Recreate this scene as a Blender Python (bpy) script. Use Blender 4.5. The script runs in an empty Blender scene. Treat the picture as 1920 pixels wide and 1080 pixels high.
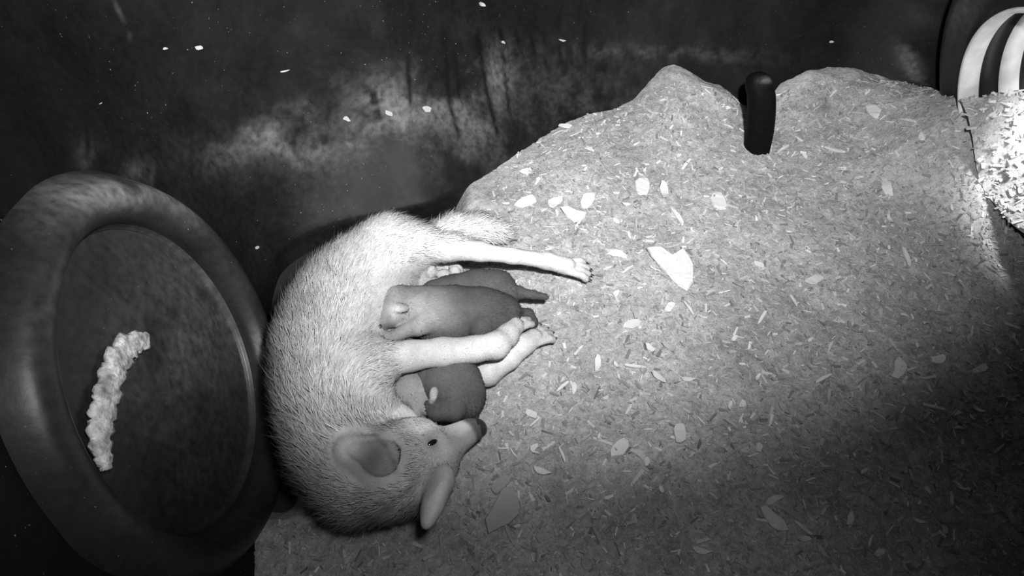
import bpy, bmesh, math, random
import numpy as np
from mathutils import Vector, Matrix, Euler

SC = bpy.context.scene
COL = SC.collection
RNG = np.random.default_rng(7)
random.seed(7)

# ------------------------------------------------------------------ camera, world, lamps, exposure
CAM_H = 1.3
PITCH = math.radians(52)
FPX = 960 / math.tan(math.radians(40))
cam_d = bpy.data.cameras.new('camera')
cam_d.sensor_width = 36
cam_d.angle = math.radians(80)
cam_d.clip_start = 0.02
cam = bpy.data.objects.new('camera', cam_d)
COL.objects.link(cam)
cam.location = (0, 0, CAM_H)
cam.rotation_euler = (math.pi / 2 - PITCH, 0, 0)
SC.camera = cam

SC.view_settings.view_transform = 'Standard'
SC.view_settings.look = 'None'
SC.view_settings.gamma = 1
SC.view_settings.use_curve_mapping = False
SC.view_settings.exposure = 0.0

wd = bpy.data.worlds.new('den_dark')
SC.world = wd
wd.use_nodes = True
wd.node_tree.nodes['Background'].inputs[0].default_value = (1, 1, 1, 1)
wd.node_tree.nodes['Background'].inputs[1].default_value = 0.0


def aim(o, target):
    o.rotation_euler = (Vector(target) - o.location).to_track_quat('-Z', 'Y').to_euler()


def spot(name, loc, target, power, size, blend, radius):
    d = bpy.data.lights.new(name, 'SPOT')
    d.energy = power
    d.spot_size = math.radians(size)
    d.spot_blend = blend
    d.shadow_soft_size = radius
    o = bpy.data.objects.new(name, d)
    COL.objects.link(o)
    o.location = loc
    aim(o, target)
    return o


# infrared lamp of the den camera, beside the lens
spot('infrared_lamp', (0.17, 0.18, 1.44), (-0.15, 3.2, 0.0), 295, 114, 1.0, 0.03)
spot('collar_fill', (0.14, 0.16, 1.43), (-1.00, 1.0, 0.40), 22, 64, 1.0, 0.03)  # unseen fill spot added to brighten the collar on the left
# unseen soft fill added to lift the dim foreground
spot('foreground_fill', (0.10, 0.12, 1.42), (-0.42, 0.62, 0.0), 14, 118, 1.0, 0.06)
# unseen disk lamp added under the pipe's roof to brighten its bedding
dl = bpy.data.lights.new('pipe_fill', 'AREA')
dl.shape = 'DISK'
dl.size = 0.16
dl.energy = 6.5
dl.spread = math.radians(92)
dlo = bpy.data.objects.new('pipe_fill', dl)
COL.objects.link(dlo)

# ------------------------------------------------------------------ pixel measuring helpers
FWD = np.array([0, math.cos(PITCH), -math.sin(PITCH)])
UPV = np.array([0, math.sin(PITCH), math.cos(PITCH)])
CP = np.array([0, 0, CAM_H])


def ray(px, py):
    return np.array([(px - 960) / FPX, 0, 0]) - (py - 540) / FPX * UPV + FWD


def W(px, py, z=0.0):
    d = ray(px, py)
    return CP + (z - CAM_H) / d[2] * d


def WR(px, py, z, rpx):
    d = ray(px, py)
    t = (z - CAM_H) / d[2]
    return CP + t * d, rpx * t / FPX


def proj(P):
    q = np.asarray(P) - CP
    d = np.maximum(q @ FWD, 0.02)
    return 960 + FPX * q[..., 0] / d, 540 - FPX * (q @ UPV) / d


def sst(a, b, x):
    t = np.clip((x - a) / (b - a), 0, 1)
    return t * t * (3 - 2 * t)


# value noise, 2-D
_tab = np.random.default_rng(3).random((256, 256))


def vnoise(x, y):
    xi = np.floor(x).astype(int)
    yi = np.floor(y).astype(int)
    fx = x - xi
    fy = y - yi
    fx = fx * fx * (3 - 2 * fx)
    fy = fy * fy * (3 - 2 * fy)
    g = lambda i, j: _tab[i % 256, j % 256]
    return (g(xi, yi) * (1 - fx) + g(xi + 1, yi) * fx) * (1 - fy) + (g(xi, yi + 1) * (1 - fx) + g(xi + 1, yi + 1) * fx) * fy


def fbm(x, y, o=4):
    s = 0
    a = 0.5
    for i in range(o):
        s = s + a * vnoise(x * 2 ** i + 13.7 * i, y * 2 ** i + 5.1 * i)
        a *= 0.5
    return s


# ------------------------------------------------------------------ materials
def mat(name, base=0.5, rough=0.7, spec=0.3, attr=None, noise=None, bump=None, sheen=0.0, dust_shading=None):
    """grey procedural material; noise=(scale, lo, hi) multiplies the base, bump=(scale, strength, dist)"""
    m = bpy.data.materials.new(name)
    m.use_nodes = True
    nt = m.node_tree
    b = nt.nodes['Principled BSDF']
    b.inputs['Roughness'].default_value = rough
    b.inputs['Specular IOR Level'].default_value = spec
    tc = nt.nodes.new('ShaderNodeTexCoord')

    def ramp(scale, lo, hi, detail=6, p0=0.3, p1=0.7):
        n = nt.nodes.new('ShaderNodeTexNoise')
        n.inputs['Scale'].default_value = scale
        n.inputs['Detail'].default_value = detail
        nt.links.new(tc.outputs['Object'], n.inputs['Vector'])
        r = nt.nodes.new('ShaderNodeMapRange')
        r.inputs[1].default_value = p0
        r.inputs[2].default_value = p1
        r.inputs[3].default_value = lo
        r.inputs[4].default_value = hi
        nt.links.new(n.outputs['Fac'], r.inputs[0])
        return r.outputs[0]

    def mul(a, c):
        k = nt.nodes.new('ShaderNodeMath')
        k.operation = 'MULTIPLY'
        for i, v in enumerate((a, c)):
            if isinstance(v, (int, float)):
                k.inputs[i].default_value = v
            else:
                nt.links.new(v, k.inputs[i])
        return k.outputs[0]

    val = base
    if attr:
        a = nt.nodes.new('ShaderNodeAttribute')
        a.attribute_name = attr
        val = mul(a.outputs['Fac'], base)
    for nz in (noise or []):
        val = mul(val, ramp(*nz))
    if dust_shading:
        # dust_shading = (attribute, pale albedo)
        a = nt.nodes.new('ShaderNodeAttribute')
        a.attribute_name = dust_shading[0]
        f = mul(a.outputs['Fac'], ramp(60, 0.35, 1.1, 8))
        mx = nt.nodes.new('ShaderNodeMix')
        nt.links.new(f, mx.inputs[0])
        if isinstance(val, (int, float)):
            mx.inputs[2].default_value = val
        else:
            nt.links.new(val, mx.inputs[2])
        mx.inputs[3].default_value = dust_shading[1]
        val = mx.outputs[0]
        # tiny specks of chip dust
        sp = ramp(170, 0.0, 0.30, 2, 0.735, 0.78)
        mk = ramp(5, 0, 1, 2, 0.42, 0.62)
        ad = nt.nodes.new('ShaderNodeMath')
        ad.operation = 'ADD'
        nt.links.new(val, ad.inputs[0])
        nt.links.new(mul(sp, mk), ad.inputs[1])
        val = ad.outputs[0]
    if isinstance(val, (int, float)):
        b.inputs['Base Color'].default_value = (val, val, val, 1)
    else:
        cb = nt.nodes.new('ShaderNodeCombineColor')
        for i in range(3):
            nt.links.new(val, cb.inputs[i])
        nt.links.new(cb.outputs[0], b.inputs['Base Color'])
    if bump:
        n = nt.nodes.new('ShaderNodeTexNoise')
        n.inputs['Scale'].default_value = bump[0]
        n.inputs['Detail'].default_value = 6
        nt.links.new(tc.outputs['Object'], n.inputs['Vector'])
        bp = nt.nodes.new('ShaderNodeBump')
        bp.inputs['Strength'].default_value = bump[1]
        bp.inputs['Distance'].default_value = bump[2]
        nt.links.new(n.outputs['Fac'], bp.inputs['Height'])
        nt.links.new(bp.outputs[0], b.inputs['Normal'])
    if sheen:
        b.inputs['Sheen Weight'].default_value = sheen
    return m


M_WALL = mat('black_plastic_wall', 0.004, 0.5, 0.10, noise=[(9, 0.6, 1.5)], bump=(45, 0.2, 0.003), dust_shading=('dust_shading', 0.22))
M_COLLAR = mat('dusty_black_plastic', 0.016, 0.40, 0.35, noise=[(7, 0.55, 1.5), (70, 0.8, 1.2)], bump=(60, 0.15, 0.003), dust_shading=('dust_shading', 0.32))
M_RIB = mat('rib_plastic', 0.003, 0.6, 0.05, bump=(45, 0.2, 0.003), dust_shading=('dust_shading', 0.3))
M_HUB = mat('black_floor', 0.02, 0.6)
M_CEIL = mat('black_ceiling', 0.012, 0.6)
M_BED = mat('shredded_bedding', 0.42, 0.95, 0.1, noise=[(4, 0.75, 1.15), (14, .85, 1.15), (60, 0.75, 1.2), (220, 0.75, 1.2)], bump=(150, 0.6, 0.006))
M_FIB = mat('wood_fibre', 0.46, 0.9, 0.15, attr='tone')
M_CHIP = mat('pale_wood', 0.72, 0.75, 0.2, noise=[(90, 0.8, 1.15)], bump=(120, 0.3, 0.002))
M_CHIPD = mat('brown_wood', 0.42, 0.8, 0.2, noise=[(90, 0.75, 1.2)], bump=(120, 0.3, 0.002))
M_WOLF = mat('wolf_coat', 1.0, 0.85, 0.12, attr='tone', noise=[(28, 0.85, 1.12)])
M_PUP = mat('pup_coat', 1.0, 0.95, 0.03, attr='tone', noise=[(28, 0.85, 1.12)])
M_FUR = mat('wolf_fur', 1.0, 0.75, 0.15, attr='tone')
M_NOSE = mat('nose_leather', 0.03, 0.35, 0.5, bump=(400, 0.4, 0.001))
M_EYE = mat('eye_dark', 0.012, 0.12, 0.6)
M_CLAW = mat('claw_horn', 0.05, 0.4, 0.4)
M_PIPE = mat('white_pipe_plastic', 0.72, 0.35, 0.4, noise=[(25, 0.85, 1.1)])
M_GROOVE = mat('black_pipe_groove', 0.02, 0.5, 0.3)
M_STRIP = mat('crumbling_debris', 0.95, 0.9, 0.1, noise=[(45, 0.3, 1.3), (160, 0.7, 1.2)], bump=(110, 0.8, 0.006))


# ------------------------------------------------------------------ object helpers
def link(name, me, m=None, parent=None):
    o = bpy.data.objects.new(name, me)
    COL.objects.link(o)
    if m:
        for x in (m if isinstance(m, (list, tuple)) else [m]):
            me.materials.append(x)
    if parent:
        o.parent = parent
    return o


def mesh_np(name, V, Fq=None, Ft=None, smooth=True):
    me = bpy.data.meshes.new(name)
    nq = 0 if Fq is None else len(Fq)
    nt = 0 if Ft is None else len(Ft)
    me.vertices.add(len(V))
    me.vertices.foreach_set('co', np.asarray(V, np.float32).ravel())
    loops = np.concatenate(([np.asarray(Fq).ravel()] if nq else []) + ([np.asarray(Ft).ravel()] if nt else [])).astype(np.int32)
    me.loops.add(len(loops))
    me.loops.foreach_set('vertex_index', loops)
    me.polygons.add(nq + nt)
    st = np.concatenate([np.arange(nq) * 4, nq * 4 + np.arange(nt) * 3]).astype(np.int32)
    me.polygons.foreach_set('loop_start', st)
    me.update(calc_edges=True)
    me.polygons.foreach_set('use_smooth', np.full(nq + nt, smooth))
    me.update()
    return me


def set_attr(me, name, vals):
    a = me.attributes.new(name, 'FLOAT', 'POINT')
    a.data.foreach_set('value', np.asarray(vals, np.float32))


def tag(o, label, cat, group=None, kind=None):
    if label:
        o['label'] = label
    if cat:
        o['category'] = cat
    if group:
        o['group'] = group
    if kind:
        o['kind'] = kind
    return o


def struct(o, label=None):
    o['kind'] = 'structure'
    if label:
        o['label'] = label
    return o


def empty(name, loc):
    o = bpy.data.objects.new(name, None)
    COL.objects.link(o)
    o.location = loc
    o.empty_display_size = 0.05
    return o


# ------------------------------------------------------------------ walls
def catmull(P, n):
    P = np.asarray(P, float)
    Q = np.vstack([2 * P[0] - P[1], P, 2 * P[-1] - P[-2]])
    out = []
    for i in range(1, len(Q) - 2):
        t = np.linspace(0, 1, n, endpoint=False)[:, None]
        a, b, c, d = Q[i - 1], Q[i], Q[i + 1], Q[i + 2]
        out.append(0.5 * (2 * b + (c - a) * t + (2 * a - 5 * b + 4 * c - d) * t ** 2 + (3 * b - a - 3 * c + d) * t ** 3))
    out.append(P[-1:])
    return np.vstack(out)


def resample(P, step):
    d = np.r_[0, np.cumsum(np.linalg.norm(np.diff(P, axis=0), axis=1))]
    s = np.linspace(0, d[-1], int(d[-1] / step) + 2)
    return np.c_[[np.interp(s, d, P[:, k]) for k in range(P.shape[1])]].T


# floor line of the wall, with a flare amount per point (how far the foot slopes outward) and a lean
PLAN = np.array([
    (-0.36, -0.55, 0.20), (-0.43, -0.10, 0.20), (-0.49, 0.20, 0.20), (-0.58, 0.60, 0.20), (-0.67, 1.00, 0.22),
    (-0.64, 1.17, 0.5), (-0.46, 1.28, 0.9), (-0.21, 1.37, 1.0), (-0.01, 1.56, 1.0), (0.14, 1.72, 1.0),
    (0.36, 1.82, 1.0), (0.62, 1.86, 0.9), (0.90, 1.88, 0.8), (1.18, 1.88, 0.7), (1.38, 1.80, 0.3),
    (1.48, 1.60, -0.15), (1.47, 1.30, -0.36), (1.42, 0.95, -0.3), (1.36, 0.5, -0.1), (1.32, 0.0, 0.0), (1.28, -0.55, 0.0)])
PL = resample(catmull(PLAN, 24), 0.012)
tan = np.gradient(PL[:, :2], axis=0)
tan /= np.linalg.norm(tan, axis=1)[:, None]
NRM = np.c_[-tan[:, 1], tan[:, 0]]          # outward (plan runs clockwise seen from above)
ZS = np.r_[np.linspace(-0.07, 0.6, 62), np.linspace(0.62, 1.5, 30)]


def wall_off(h, fl):
    hh = np.maximum(h, 0)
    out = 0.26 * (1 - np.exp(-hh / 0.22)) + 0.05 * hh
    lin = 0.24 * hh
    # fl 1 -> rounded flare, .2 -> straight lean outward, negative -> lean inward
    return np.where(fl > 0.2, (fl - 0.2) / 0.8 * out + (1 - (fl - 0.2) / 0.8) * lin, fl / 0.2 * lin * np.where(fl < 0, 0.75, 1))


def streak(px, py, pts, w):
    P = np.asarray(pts, float)
    x = np.interp(py, P[:, 1], P[:, 0])
    inside = sst(P[0, 1] - 8, P[0, 1] + 8, py) * (1 - sst(P[-1, 1] - 8, P[-1, 1] + 8, py))
    return inside * np.exp(-((px - x) / w) ** 2)


def blob(px, py, x, y, rx, ry, ang=0.0):
    c, s = math.cos(ang), math.sin(ang)
    dx, dy = px - x, py - y
    return np.exp(-(((dx * c + dy * s) / rx) ** 2 + ((-dx * s + dy * c) / ry) ** 2))


def wall_dust(V):
    """scuffed, dusty places and drip marks on the moulded wall"""
    px, py = proj(V)
    n1 = fbm(V[:, 0] * 9 + 3 + V[:, 1] * 3, V[:, 2] * 11 + V[:, 1] * 4)
    n2 = fbm(V[:, 0] * 30 + V[:, 1] * 18, V[:, 2] * 38 + 9)
    d = 0.02 + 0.0 * px
    d += 0.75 * blob(px, py, 640, 222, 190, 52, -0.22) * sst(0.32, 0.62, n1)
    d += 0.6 * blob(px, py, 725, 200, 60, 45) * sst(0.25, 0.5, n2)
    d += 0.42 * blob(px, py, 885, 195, 75, 85) * sst(0.3, 0.62, n1)
    d += 0.38 * blob(px, py, 940, 150, 28, 50)
    d += 0.13 * blob(px, py, 1060, 180, 160, 70) * sst(0.2, 0.6, n2)
    d += 0.15 * blob(px, py, 900, 300, 90, 70) * sst(0.3, 0.6, n1)
    d += 0.06 * blob(px, py, 500, 350, 190, 140) * sst(0.25, 0.6, n1)
    d += 0.20 * blob(px, py, 560, 265, 130, 50, -0.15) * sst(0.2, 0.55, n2)
    d += 0.16 * blob(px, py, 1240, 100, 190, 14, 0.05) * sst(0.35, 0.6, n2)
    d += 0.25 * blob(px, py, 170, 290, 22, 30) * sst(0.35, 0.55, n2)
    d += 0.25 * blob(px, py, 265, 322, 26, 22) * sst(0.35, 0.55, n2)
    d += 0.35 * blob(px, py, 80, 378, 40, 9, -0.45) * sst(0.3, 0.5, n2)
    d += 0.50 * blob(px, py, 1708, 125, 16, 44, -0.4) * sst(0.3, 0.5, n2)
    d += 0.09 * blob(px, py, 1890, 500, 60, 110)
    d += 0.10 * blob(px, py, 1890, 700, 60, 160)
    dark = 0
    for pts, w in (([(832, 60), (842, 190), (862, 262)], 4.5), ([(895, 60), (912, 170), (934, 256)], 4.5), ([(938, 50), (945, 120), (955, 215)], 3.5),
                   ([(852, 90), (862, 190)], 3), ([(968, 30), (970, 110)], 3), ([(995, 40), (1004, 130)], 3.5), ([(1020, 50), (1024, 135)], 3),
                   ([(1045, 30), (1050, 120)], 3), ([(1095, 60), (1098, 130)], 3), ([(764, 110), (770, 200)], 5)):
        dark = dark + streak(px, py, pts, w)
    d = d * (1 - 0.93 * np.clip(dark, 0, 1))
    d -= 0.5 * blob(px, py, 915, 290, 26, 55, 0.5) * d
    d += 0.25 * streak(px, py, [(215, 0), (245, 68)], 2.0)
    return np.clip(d, 0, 1)


def wall_piece(name, i0, i1, label):
    P = PL[i0:i1 + 1]
    n = NRM[i0:i1 + 1]
    V = []
    for h in ZS:
        o = wall_off(np.full(len(P), h), P[:, 2])
        V.append(np.c_[P[:, :2] + n * o[:, None], np.full(len(P), h)])
    nx = len(P)
    V = np.vstack(V)
    wob = (fbm(V[:, 0] * 6 + V[:, 1] * 5, V[:, 2] * 6, 3) - 0.45) * 0.02
    V[:, :2] += np.tile(n, (len(ZS), 1)) * wob[:, None]
    I = np.arange(len(V)).reshape(len(ZS), nx)
    Fq = np.stack([I[:-1, :-1], I[:-1, 1:], I[1:, 1:], I[1:, :-1]], -1).reshape(-1, 4)
    me = mesh_np(name, V, Fq)
    set_attr(me, 'dust_shading', wall_dust(V))
    o = link(name, me, M_WALL)
    return struct(o, label)


# a hole is left where the entrance pipe passes through the right wall
iA = int(np.argmin(np.hypot(PL[:, 0] + 0.62, PL[:, 1] - 1.13)))
iB = int(np.argmin(np.hypot(PL[:, 0] - 1.38, PL[:, 1] - 1.80)))
wall_piece('wall_left', 0, iA, 'black moulded wall holding the round capped collar')
wall_piece('wall_back', iA, iB, 'dusty black moulded wall with drip marks behind the bedding')
wall_right = wall_piece('wall_right', iB, len(PL) - 1, 'black wall around the corrugated entrance pipe')

# front wall, ceiling, hard floor (behind and below the view)
def slab(name, x0, x1, y0, y1, z0, z1, m):
    bm = bmesh.new()
    bmesh.ops.create_cube(bm, size=1)
    for v in bm.verts:
        v.co = Vector(((x0 + x1) / 2 + v.co.x * (x1 - x0), (y0 + y1) / 2 + v.co.y * (y1 - y0), (z0 + z1) / 2 + v.co.z * (z1 - z0)))
    me = bpy.data.meshes.new(name)
    bm.to_mesh(me)
    bm.free()
    return link(name, me, m)


struct(slab('floor', -1.0, 2.3, -0.62, 2.5, -0.10, -0.07, M_HUB))
struct(slab('ceiling', -1.0, 1.9, -0.62, 2.5, 1.5, 1.53, M_CEIL))
struct(slab('wall_front', -0.9, 1.6, -0.60, -0.55, -0.07, 1.5, M_CEIL))


# rounded vertical rib of the back wall, with a sloping top
def rib():
    base = W(1428, 285, 0.0)
    prof = []
    # path of the rib ridge, from foot up and back to the wall
    path = [(base[0] - 0.006, base[1] + 0.02, -0.03, 0.042), (base[0] - 0.022, base[1] + 0.03, 0.08, 0.043), (base[0] - 0.044, base[1] + 0.045, 0.17, 0.043), (base[0] - 0.058, base[1] + 0.06, 0.205, 0.041),
            (base[0] - 0.064, base[1] + 0.075, 0.226, 0.034), (base[0] - 0.066, base[1] + 0.082, 0.236, 0.022), (base[0] - 0.067, base[1] + 0.085, 0.239, 0.003)]
    P = resample(catmull(np.array(path), 10), 0.01)
    V = []
    m = 28
    for k, p in enumerate(P):
        t = P[min(k + 1, len(P) - 1), :3] - P[max(k - 1, 0), :3]
        t /= np.linalg.norm(t)
        s = np.array([1.0, 0, 0])
        u = np.cross(t, s)
        u /= np.linalg.norm(u)
        for a in np.linspace(0, 2 * np.pi, m, endpoint=False):
            ca, sa = math.cos(a), math.sin(a)
            ca = math.copysign(abs(ca) ** 0.7, ca)
            V.append(p[:3] + p[3] * (s * ca * 1.0 + u * sa * 0.9))
    V = np.array(V)
    I = np.arange(len(V)).reshape(-1, m)
    J = np.roll(I, -1, 1)
    Fq = np.stack([I[:-1], J[:-1], J[1:], I[1:]], -1).reshape(-1, 4)
    me = mesh_np('trim_1', V, Fq)
    px, py = proj(V)
    set_attr(me, 'dust_shading', 0.01 + 0.5 * blob(px, py, 1437, 150, 12, 5))  # glint on the rib's top painted in as a pale spot
    o = link('trim_1', me, M_RIB)
    struct(o, 'dark rounded rib standing out of the back wall between two bedding piles')


rib()


# ------------------------------------------------------------------ lathes about a tilted axis
def frame(n):
    n = np.asarray(n, float)
    n /= np.linalg.norm(n)
    u = np.cross([0, 0, 1], n)
    u /= np.linalg.norm(u)
    return n, u, np.cross(n, u)


def lathe(name, c, n, prof, m, mats, parent=None, matidx=None, steps=120, dust_shading=None, close=False):
    """prof: (radius, offset along n)"""
    n, u, v = frame(n)
    prof = np.asarray(prof, float)
    a = np.linspace(0, 2 * np.pi, steps, endpoint=False)
    ring = np.outer(np.cos(a), u) + np.outer(np.sin(a), v)
    V = (np.asarray(c) + prof[:, None, 1:2] * n + prof[:, None, 0:1] * ring[None]).reshape(-1, 3)
    I = np.arange(len(V)).reshape(len(prof), steps)
    J = np.roll(I, -1, 1)
    Fq = np.stack([I[:-1], J[:-1], J[1:], I[1:]], -1).reshape(-1, 4)
    me = mesh_np(name, V, Fq)
    if matidx is not None:
        me.polygons.foreach_set('material_index', np.repeat(np.asarray(matidx, np.int32), steps))
    if dust_shading is not None:
        set_attr(me, 'dust_shading', dust_shading(V))
    o = link(name, me, mats, parent)
    return o


def smoothprof(P, k=8):
    return catmull(np.asarray(P, float), k)


# left: collar with its cap
LC = np.array([-0.624, 0.598, 0.28])
_az, _tl = 0.188, 0.206
LN = np.array([math.cos(_az) * math.cos(_tl), math.sin(_az) * math.cos(_tl), math.sin(_tl)])


def collar_dust(V):
    px, py = proj(V)
    n1 = fbm(V[:, 1] * 14, V[:, 2] * 14 + 3)
    n2 = fbm(V[:, 1] * 40, V[:, 2] * 40)
    d = 0.03 + 0.70 * blob(px, py, 200, 362, 130, 34, -0.12) * sst(0.2, 0.6, n1) + 0.34 * blob(px, py, 90, 480, 60, 110) * sst(0.2, 0.6, n1)
    d += 0.30 * blob(px, py, 330, 375, 70, 26, 0.65) + 0.10 * blob(px, py, 60, 640, 50, 120)
    ax_ = (V - LC) @ LN
    d *= 1 - 0.85 * (1 - sst(-0.02, 0.012, ax_)) * (np.linalg.norm(V - LC - ax_[:, None] * LN, axis=1) < 0.32)  # recess inside the rim kept darker
    d += 0.10 * blob(px, py, 330, 960, 160, 40)
    d += 0.35 * streak(px, py, [(60, 560), (75, 575)], 14) * 0
    return np.clip(d * (0.7 + 0.6 * n2), 0, 1)


def cap_shading(V):
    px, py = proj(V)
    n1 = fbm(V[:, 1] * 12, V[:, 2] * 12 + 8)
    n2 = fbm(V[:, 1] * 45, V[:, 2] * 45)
    d = 0.05 + 0.24 * blob(px, py, 360, 600, 110, 150) * sst(0.1, 0.5, n1) + 0.12 * blob(px, py, 260, 720, 90, 120) * sst(0.2, 0.6, n1) + 0.10 * blob(px, py, 380, 860, 90, 90)  # rim's shade painted in: dark toward the top, paler at the centre
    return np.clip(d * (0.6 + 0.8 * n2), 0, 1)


col_root = empty('tunnel_collar', LC)
tag(col_root, 'round dark tunnel collar with rolled rim and sunken cap on the left wall', 'tunnel collar')
prof = smoothprof([(0.43, -0.10), (0.405, -0.045), (0.385, -0.012), (0.362, 0.016), (0.338, 0.024), (0.316, 0.015), (0.302, -0.008), (0.298, -0.028), (0.297, -0.045)])
rim = lathe('rim', LC - LC, LN, prof, 0, M_COLLAR, col_root, dust_shading=None)
set_attr(rim.data, 'dust_shading', collar_dust(np.array([v.co for v in rim.data.vertices]) + LC))
prof2 = smoothprof([(0.2975, -0.030), (0.292, -0.040), (0.280, -0.044), (0.20, -0.038), (0.10, -0.034), (0.001, -0.033)])
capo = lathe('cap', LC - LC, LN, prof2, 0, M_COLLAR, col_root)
set_attr(capo.data, 'dust_shading', cap_shading(np.array([v.co for v in capo.data.vertices]) + LC))


def hit_cap(px, py, off=-0.08):
    d = ray(px, py)
    p0 = LC + LN * off
    t = ((p0 - CP) @ LN) / (d @ LN)
    return CP + t * d


# crumbling pale strip on the cap
def strip():
    path = [(276, 640, 12), (258, 641, 17), (236, 652, 24), (218, 680, 24), (206, 715, 23), (196, 755, 24), (188, 795, 22), (187, 830, 17), (194, 862, 11), (199, 880, 4)]
    P = catmull(np.array(path, float), 8)
    V = []
    for k in range(len(P)):
        t = P[min(k + 1, len(P) - 1), :2] - P[max(k - 1, 0), :2]
        t /= np.linalg.norm(t) + 1e-9
        nn = np.array([-t[1], t[0]])
        w = P[k, 2] * (0.86 + 0.25 * random.random() * (k % 3 == 0) + 0.16 * math.sin(k * .9))
        for j, q in enumerate(np.linspace(-1, 1, 9)):
            x, y = P[k, :2] + nn * w * q
            hgt = 0.007 * math.sqrt(max(0, 1 - q * q)) * (0.75 + 0.4 * random.random()) - 0.002
            V.append(hit_cap(x, y, -0.030 + hgt))
    V = np.array(V)
    I = np.arange(len(V)).reshape(-1, 9)
    Fq = np.stack([I[:-1, :-1], I[:-1, 1:], I[1:, 1:], I[1:, :-1]], -1).reshape(-1, 4)
    c = V.mean(0)
    me = mesh_np('debris_strip', V - c, Fq)
    o = link('debris_strip', me, M_STRIP)
    o.location = c
    md = o.modifiers.new('thick', 'SOLIDIFY')
    md.thickness = 0.006
    md.offset = 1
    tag(o, 'pale crumbling curved strip of debris stuck to the capped collar on the left', 'debris')


strip()

# right: corrugated entrance pipe
RC = np.array([1.298, 1.253, 0.336])
_az, _tl = 3.24, -0.364
RN = np.array([math.cos(_az) * math.cos(_tl), math.sin(_az) * math.cos(_tl), math.sin(_tl)])
pipe_root = empty('entrance_pipe', RC)
tag(pipe_root, 'white ribbed entrance pipe with dark flange opening through the right wall', 'pipe')
flp = smoothprof([(0.50, -0.16), (0.492, -0.09), (0.476, -0.04), (0.440, -0.022), (0.40, -0.030), (0.35, -0.030), (0.315, -0.010), (0.300, 0.0)])
fl = lathe('flange', RC * 0, RN, flp, 0, M_COLLAR, pipe_root)
fv = np.array([v.co for v in fl.data.vertices]) + RC
fpx, fpy = proj(fv)
set_attr(fl.data, 'dust_shading', np.clip(0.02 + 0.20 * blob(fpx, fpy, 1810, 25, 50, 36) * (0.3 + fbm(fv[:, 1] * 30, fv[:, 2] * 30)), 0, 1))
rp = [(0.303, 0.0), (0.300, 0.006), (0.292, 0.006), (0.289, 0.0)]
rimo = lathe('pipe_rim', RC * 0, RN, smoothprof(rp, 5), 0, M_PIPE, pipe_root)
pr = []
mi = []
o_ = 0.0
pitch = 0.105
for k in range(7):
    z0 = -k * pitch
    pr += [(0.289, z0), (0.287, z0 - 0.022), (0.290, z0 - 0.045), (0.298, z0 - 0.055), (0.312, z0 - 0.060), (0.314, z0 - 0.080), (0.312, z0 - 0.097), (0.298, z0 - 0.101)]
pr.append((0.289, -7 * pitch))
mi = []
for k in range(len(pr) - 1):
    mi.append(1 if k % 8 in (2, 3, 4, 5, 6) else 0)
pipe = lathe('corrugated_tube', RC * 0, RN, pr, 0, [M_PIPE, M_GROOVE], pipe_root, matidx=mi)
dlo.location = RC - RN * 0.27 + frame(RN)[2] * 0.20
aim(dlo, RC - RN * 0.31 - frame(RN)[2] * 0.2)


# cut the pipe's opening out of the right wall: drop wall faces inside the flange
def cut_wall(o, c, n, r):
    bm = bmesh.new()
    bm.from_mesh(o.data)
    n = Vector(n).normalized()
    kill = []
    for f in bm.faces:
        d = f.calc_center_median() - Vector(c)
        ax = d.dot(n)
        if (d - n * ax).length < r and ax < 0.4:
            kill.append(f)
    bmesh.ops.delete(bm, geom=kill, context='FACES')
    bm.to_mesh(o.data)
    bm.free()


cut_wall(wall_right, RC, RN, 0.47)
cut_wall(bpy.data.objects['wall_left'], LC, LN, 0.375)


# ------------------------------------------------------------------ bedding
def gauss(x, y, cx, cy, sx, sy, a=0.0):
    c, s = math.cos(a), math.sin(a)
    dx, dy = x - cx, y - cy
    return np.exp(-0.5 * (((dx * c + dy * s) / sx) ** 2 + ((-dx * s + dy * c) / sy) ** 2))


def bed_h(x, y):
    x = np.asarray(x, float)
    y = np.asarray(y, float)
    h = 0.016 * (fbm(x * 5, y * 5 + 2, 3) - 0.45) + 0.012 * (fbm(x * 22, y * 22, 3) - 0.45) + 0.007 * (fbm(x * 70, y * 70, 2) - 0.4)
    h = h + 0.085 * gauss(x, y, 0.56, 1.93, 0.085, 0.16)
    h = h + 0.03 * gauss(x, y, 0.72, 1.84, 0.07, 0.07)
    h = h + 0.078 * gauss(x, y, 1.16, 1.92, 0.17, 0.17) + 0.03 * gauss(x, y, 1.38, 1.75, 0.12, 0.2)
    h = h + np.interp(y, [1.12, 1.26, 1.36, 1.45, 1.513, 1.6, 1.75, 1.88], [0, .055, .10, .165, .215, .17, .06, 0]) * np.exp(-0.5 * (np.minimum(x - 1.38, 0) / 0.12) ** 2)
    h = h + 0.022 * (fbm(x * 11 + 3, y * 11, 3) - 0.45) * sst(1.35, 1.75, y)
    h = h - 0.05 * gauss(x, y, 0.86, 1.90, 0.05, 0.16) - 0.03 * gauss(x, y, 0.05, 1.75, 0.10, 0.2, -0.7)
    h = h - 0.030 * gauss(x, y, -0.33, 0.95, 0.16, 0.28)
    return h


xs = np.arange(-0.72, 1.62, 0.0075)
ys = np.arange(-0.55, 2.16, 0.0075)
X, Y = np.meshgrid(xs, ys)
Z = bed_h(X, Y)
V = np.c_[X.ravel(), Y.ravel(), Z.ravel()]
I = np.arange(len(V)).reshape(X.shape)
Fq = np.stack([I[:-1, :-1], I[:-1, 1:], I[1:, 1:], I[1:, :-1]], -1).reshape(-1, 4)


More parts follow.
